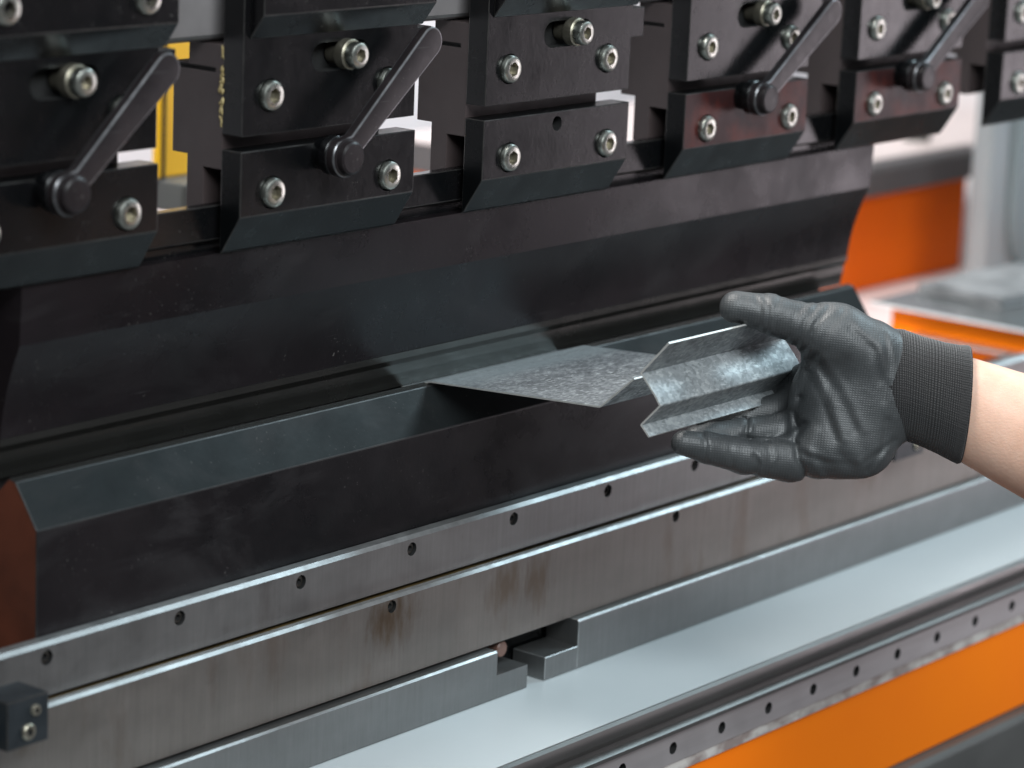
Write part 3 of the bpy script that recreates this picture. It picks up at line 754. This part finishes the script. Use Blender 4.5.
# folds in the coated fabric
C_ = F.crease
C_([V(803, 424), V(794, 440), V(796, 458), V(804, 474), V(812, 486)], 3.6, 3.2, -60)      # base of the little finger
C_([V(800, 398), V(795, 412), V(797, 426)], 3.5, 3.0, -60)
C_([V(812, 430), V(806, 446), V(811, 462), V(820, 476)], -1.6, 4.5, -60)
C_([V(748, 419), V(745, 432), V(747, 440)], 2.2, 2.0, -40)                               # ring finger joint
C_([V(752, 419), V(750, 432)], -1.0, 2.4, -40)
C_([V(741, 437), V(760, 441), V(784, 440), V(795, 443)], 2.2, 2.4, -20)
C_([V(729, 438), V(727, 452), V(730, 466)], 0.8, 3.0)
for (a, b, c, dp) in (((815, 306), (801, 322), (793, 347), 1.7), ((826, 308), (810, 326), (801, 351), 1.9), ((805, 303), (791, 316), (783, 340), 0.9), ((840, 312), (822, 332), (812, 356), 1.0)):
    C_([V(*a), V(*b), V(*c)], dp, 3.0, 0)                                                # gathers at the thumb joint
C_([V(778, 297), V(770, 312), V(771, 330)], 0.9, 3.0, 0)
C_([V(812, 356), V(806, 378), V(800, 396)], 1.6, 4.0, -60)
C_([V(840, 360), V(826, 385), V(822, 412), V(832, 446), V(848, 466)], 1.5, 6.0, -20)      # palm line
C_([V(866, 350), V(846, 385), V(846, 420), V(862, 452)], 1.0, 6.0, -20)
C_([V(892, 440), V(876, 452), V(862, 462)], 1.2, 3.0, -20)
for pts_, dp, sg in (((V(812, 360), V(834, 392), V(852, 430)), 1.3, 4.5), ((V(806, 372), V(822, 404), V(834, 440)), 1.5, 3.6), ((V(798, 452), V(826, 462), V(850, 462)), 1.4, 3.6),
                     ((V(846, 330), V(868, 350), V(876, 380)), 1.3, 4.5), ((V(880, 336), V(884, 366), V(880, 400)), 1.1, 3.6), ((V(866, 470), V(880, 450), V(884, 420)), 1.3, 3.6),
                     ((V(752, 456), V(756, 464), V(752, 474)), 1.6, 2.6), ((V(765, 442), V(768, 456), V(764, 472)), 1.0, 3.0), ((V(700, 434), V(703, 446), V(701, 458)), 1.2, 2.6),
                     ((V(752, 298), V(757, 312), V(755, 330)), 1.1, 3.0), ((V(760, 297), V(764, 312), V(763, 332)), 1.2, 2.6)):
    C_(list(pts_), dp, sg, -40)
    C_([p + np.array([sg * 1.9, 1.0, 0]) for p in pts_], -dp * 0.7, sg, -40)
rsn = np.random.RandomState(5)
for _ in range(26):                                                                      # small random puckers
    a = V(rsn.uniform(770, 890), rsn.uniform(310, 465)); th = rsn.uniform(0, 3.14); ln = rsn.uniform(6, 16)
    C_([a, a + np.array([math.cos(th) * ln, math.sin(th) * ln, 0])], rsn.uniform(-0.3, 0.4), rsn.uniform(2.5, 4.5), -30)
gm = F.mesh('glove'); gm.materials.append(MT['glove'])
glove = bpy.data.objects.new('glove', gm); COL.objects.link(glove); glove.parent = hand

def loft(name, secs, N, mat, parent, cap=True, wob=None, smooth=60, inner=None):
    """sections (u, v, z, half height, half depth, tilt) joined into a tube with UVs"""
    b_ = bmesh.new(); uvl = b_.loops.layers.uv.new('UVMap'); rings = []
    for i, (u, v, z, hy, hz, tl) in enumerate(secs):
        c_ = V(u, v, z); ring = []
        for k in range(N):
            a = 2 * math.pi * k / N; y_, z_ = hy * math.sin(a), hz * math.cos(a)
            if wob: f_ = wob(i, a); y_ *= f_; z_ *= f_
            p = np.array([c_[0] + y_ * math.sin(tl), c_[1] + y_ * math.cos(tl), c_[2] + z_])
            ring.append(b_.verts.new(p / S))
        rings.append(ring)
    for i, (p, q) in enumerate(zip(rings, rings[1:])):
        for k in range(N):
            k1 = (k + 1) % N
            f_ = b_.faces.new((p[k], p[k1], q[k1], q[k]))
            for lp, uv in zip(f_.loops, ((i, k), (i, k + 1), (i + 1, k + 1), (i + 1, k))): lp[uvl].uv = (uv[0] / (len(secs) - 1), uv[1] / N)
    if cap:
        b_.faces.new(rings[0]); b_.faces.new(rings[-1][::-1])
    return obj(name, b_, mat, parent, smooth=smooth)

def lerp_secs(keys, n_):
    ts = np.linspace(0, len(keys) - 1, n_); K = np.array(keys, float)
    out = []
    for t_ in ts:
        i = min(int(t_), len(keys) - 2); f_ = t_ - i; f_ = f_ * f_ * (3 - 2 * f_) * 0.35 + f_ * 0.65
        out.append(tuple(K[i] * (1 - f_) + K[i + 1] * f_))
    return out
# forearm: one continuous skin surface running on inside the cuff to the wrist
arm_keys = [(900, 386, -2, 47, 31, 0.0), (935, 396, 0, 48, 33, 0.10), (963, 408, 2, 51, 36, 0.18), (1000, 424, 10, 55, 41, 0.30), (1045, 443, 24, 61, 47, 0.38), (1100, 466, 44, 69, 54, 0.40), (1240, 524, 100, 82, 64, 0.40), (1420, 600, 170, 84, 70, 0.40)]
loft('forearm', lerp_secs(arm_keys, 60), 48, MT['skin'], hand)
# knitted cuff: outer tube, rolled hem, inner tube
ck = [(866, 382, -3, 44, 24, -0.05), (884, 382, -2, 54.5, 34.5, -0.02), (902, 384.5, -2, 55.0, 37.0, 0.03), (920, 391, -1, 54, 37.5, 0.06), (940, 397.5, 1, 55.5, 38.5, 0.08), (955, 402.5, 2, 58, 40.5, 0.09), (962, 404.5, 2, 59.5, 42, 0.09)]
cs = lerp_secs(ck, 40) + [(964.5, 405, 2, 58.5, 41.2, 0.09), (964, 405, 2, 56, 39.5, 0.09), (955, 403, 2, 54, 38, 0.09), (935, 397, 0, 51, 36, 0.08)]
loft('cuff', cs, 220, MT['cuff'], glove, cap=False, wob=lambda i, a: 1 + 0.0025 * math.sin(a * 55) * (1 if i < 42 else 0) + 0.006 * math.sin(3 * a + i * 0.2))
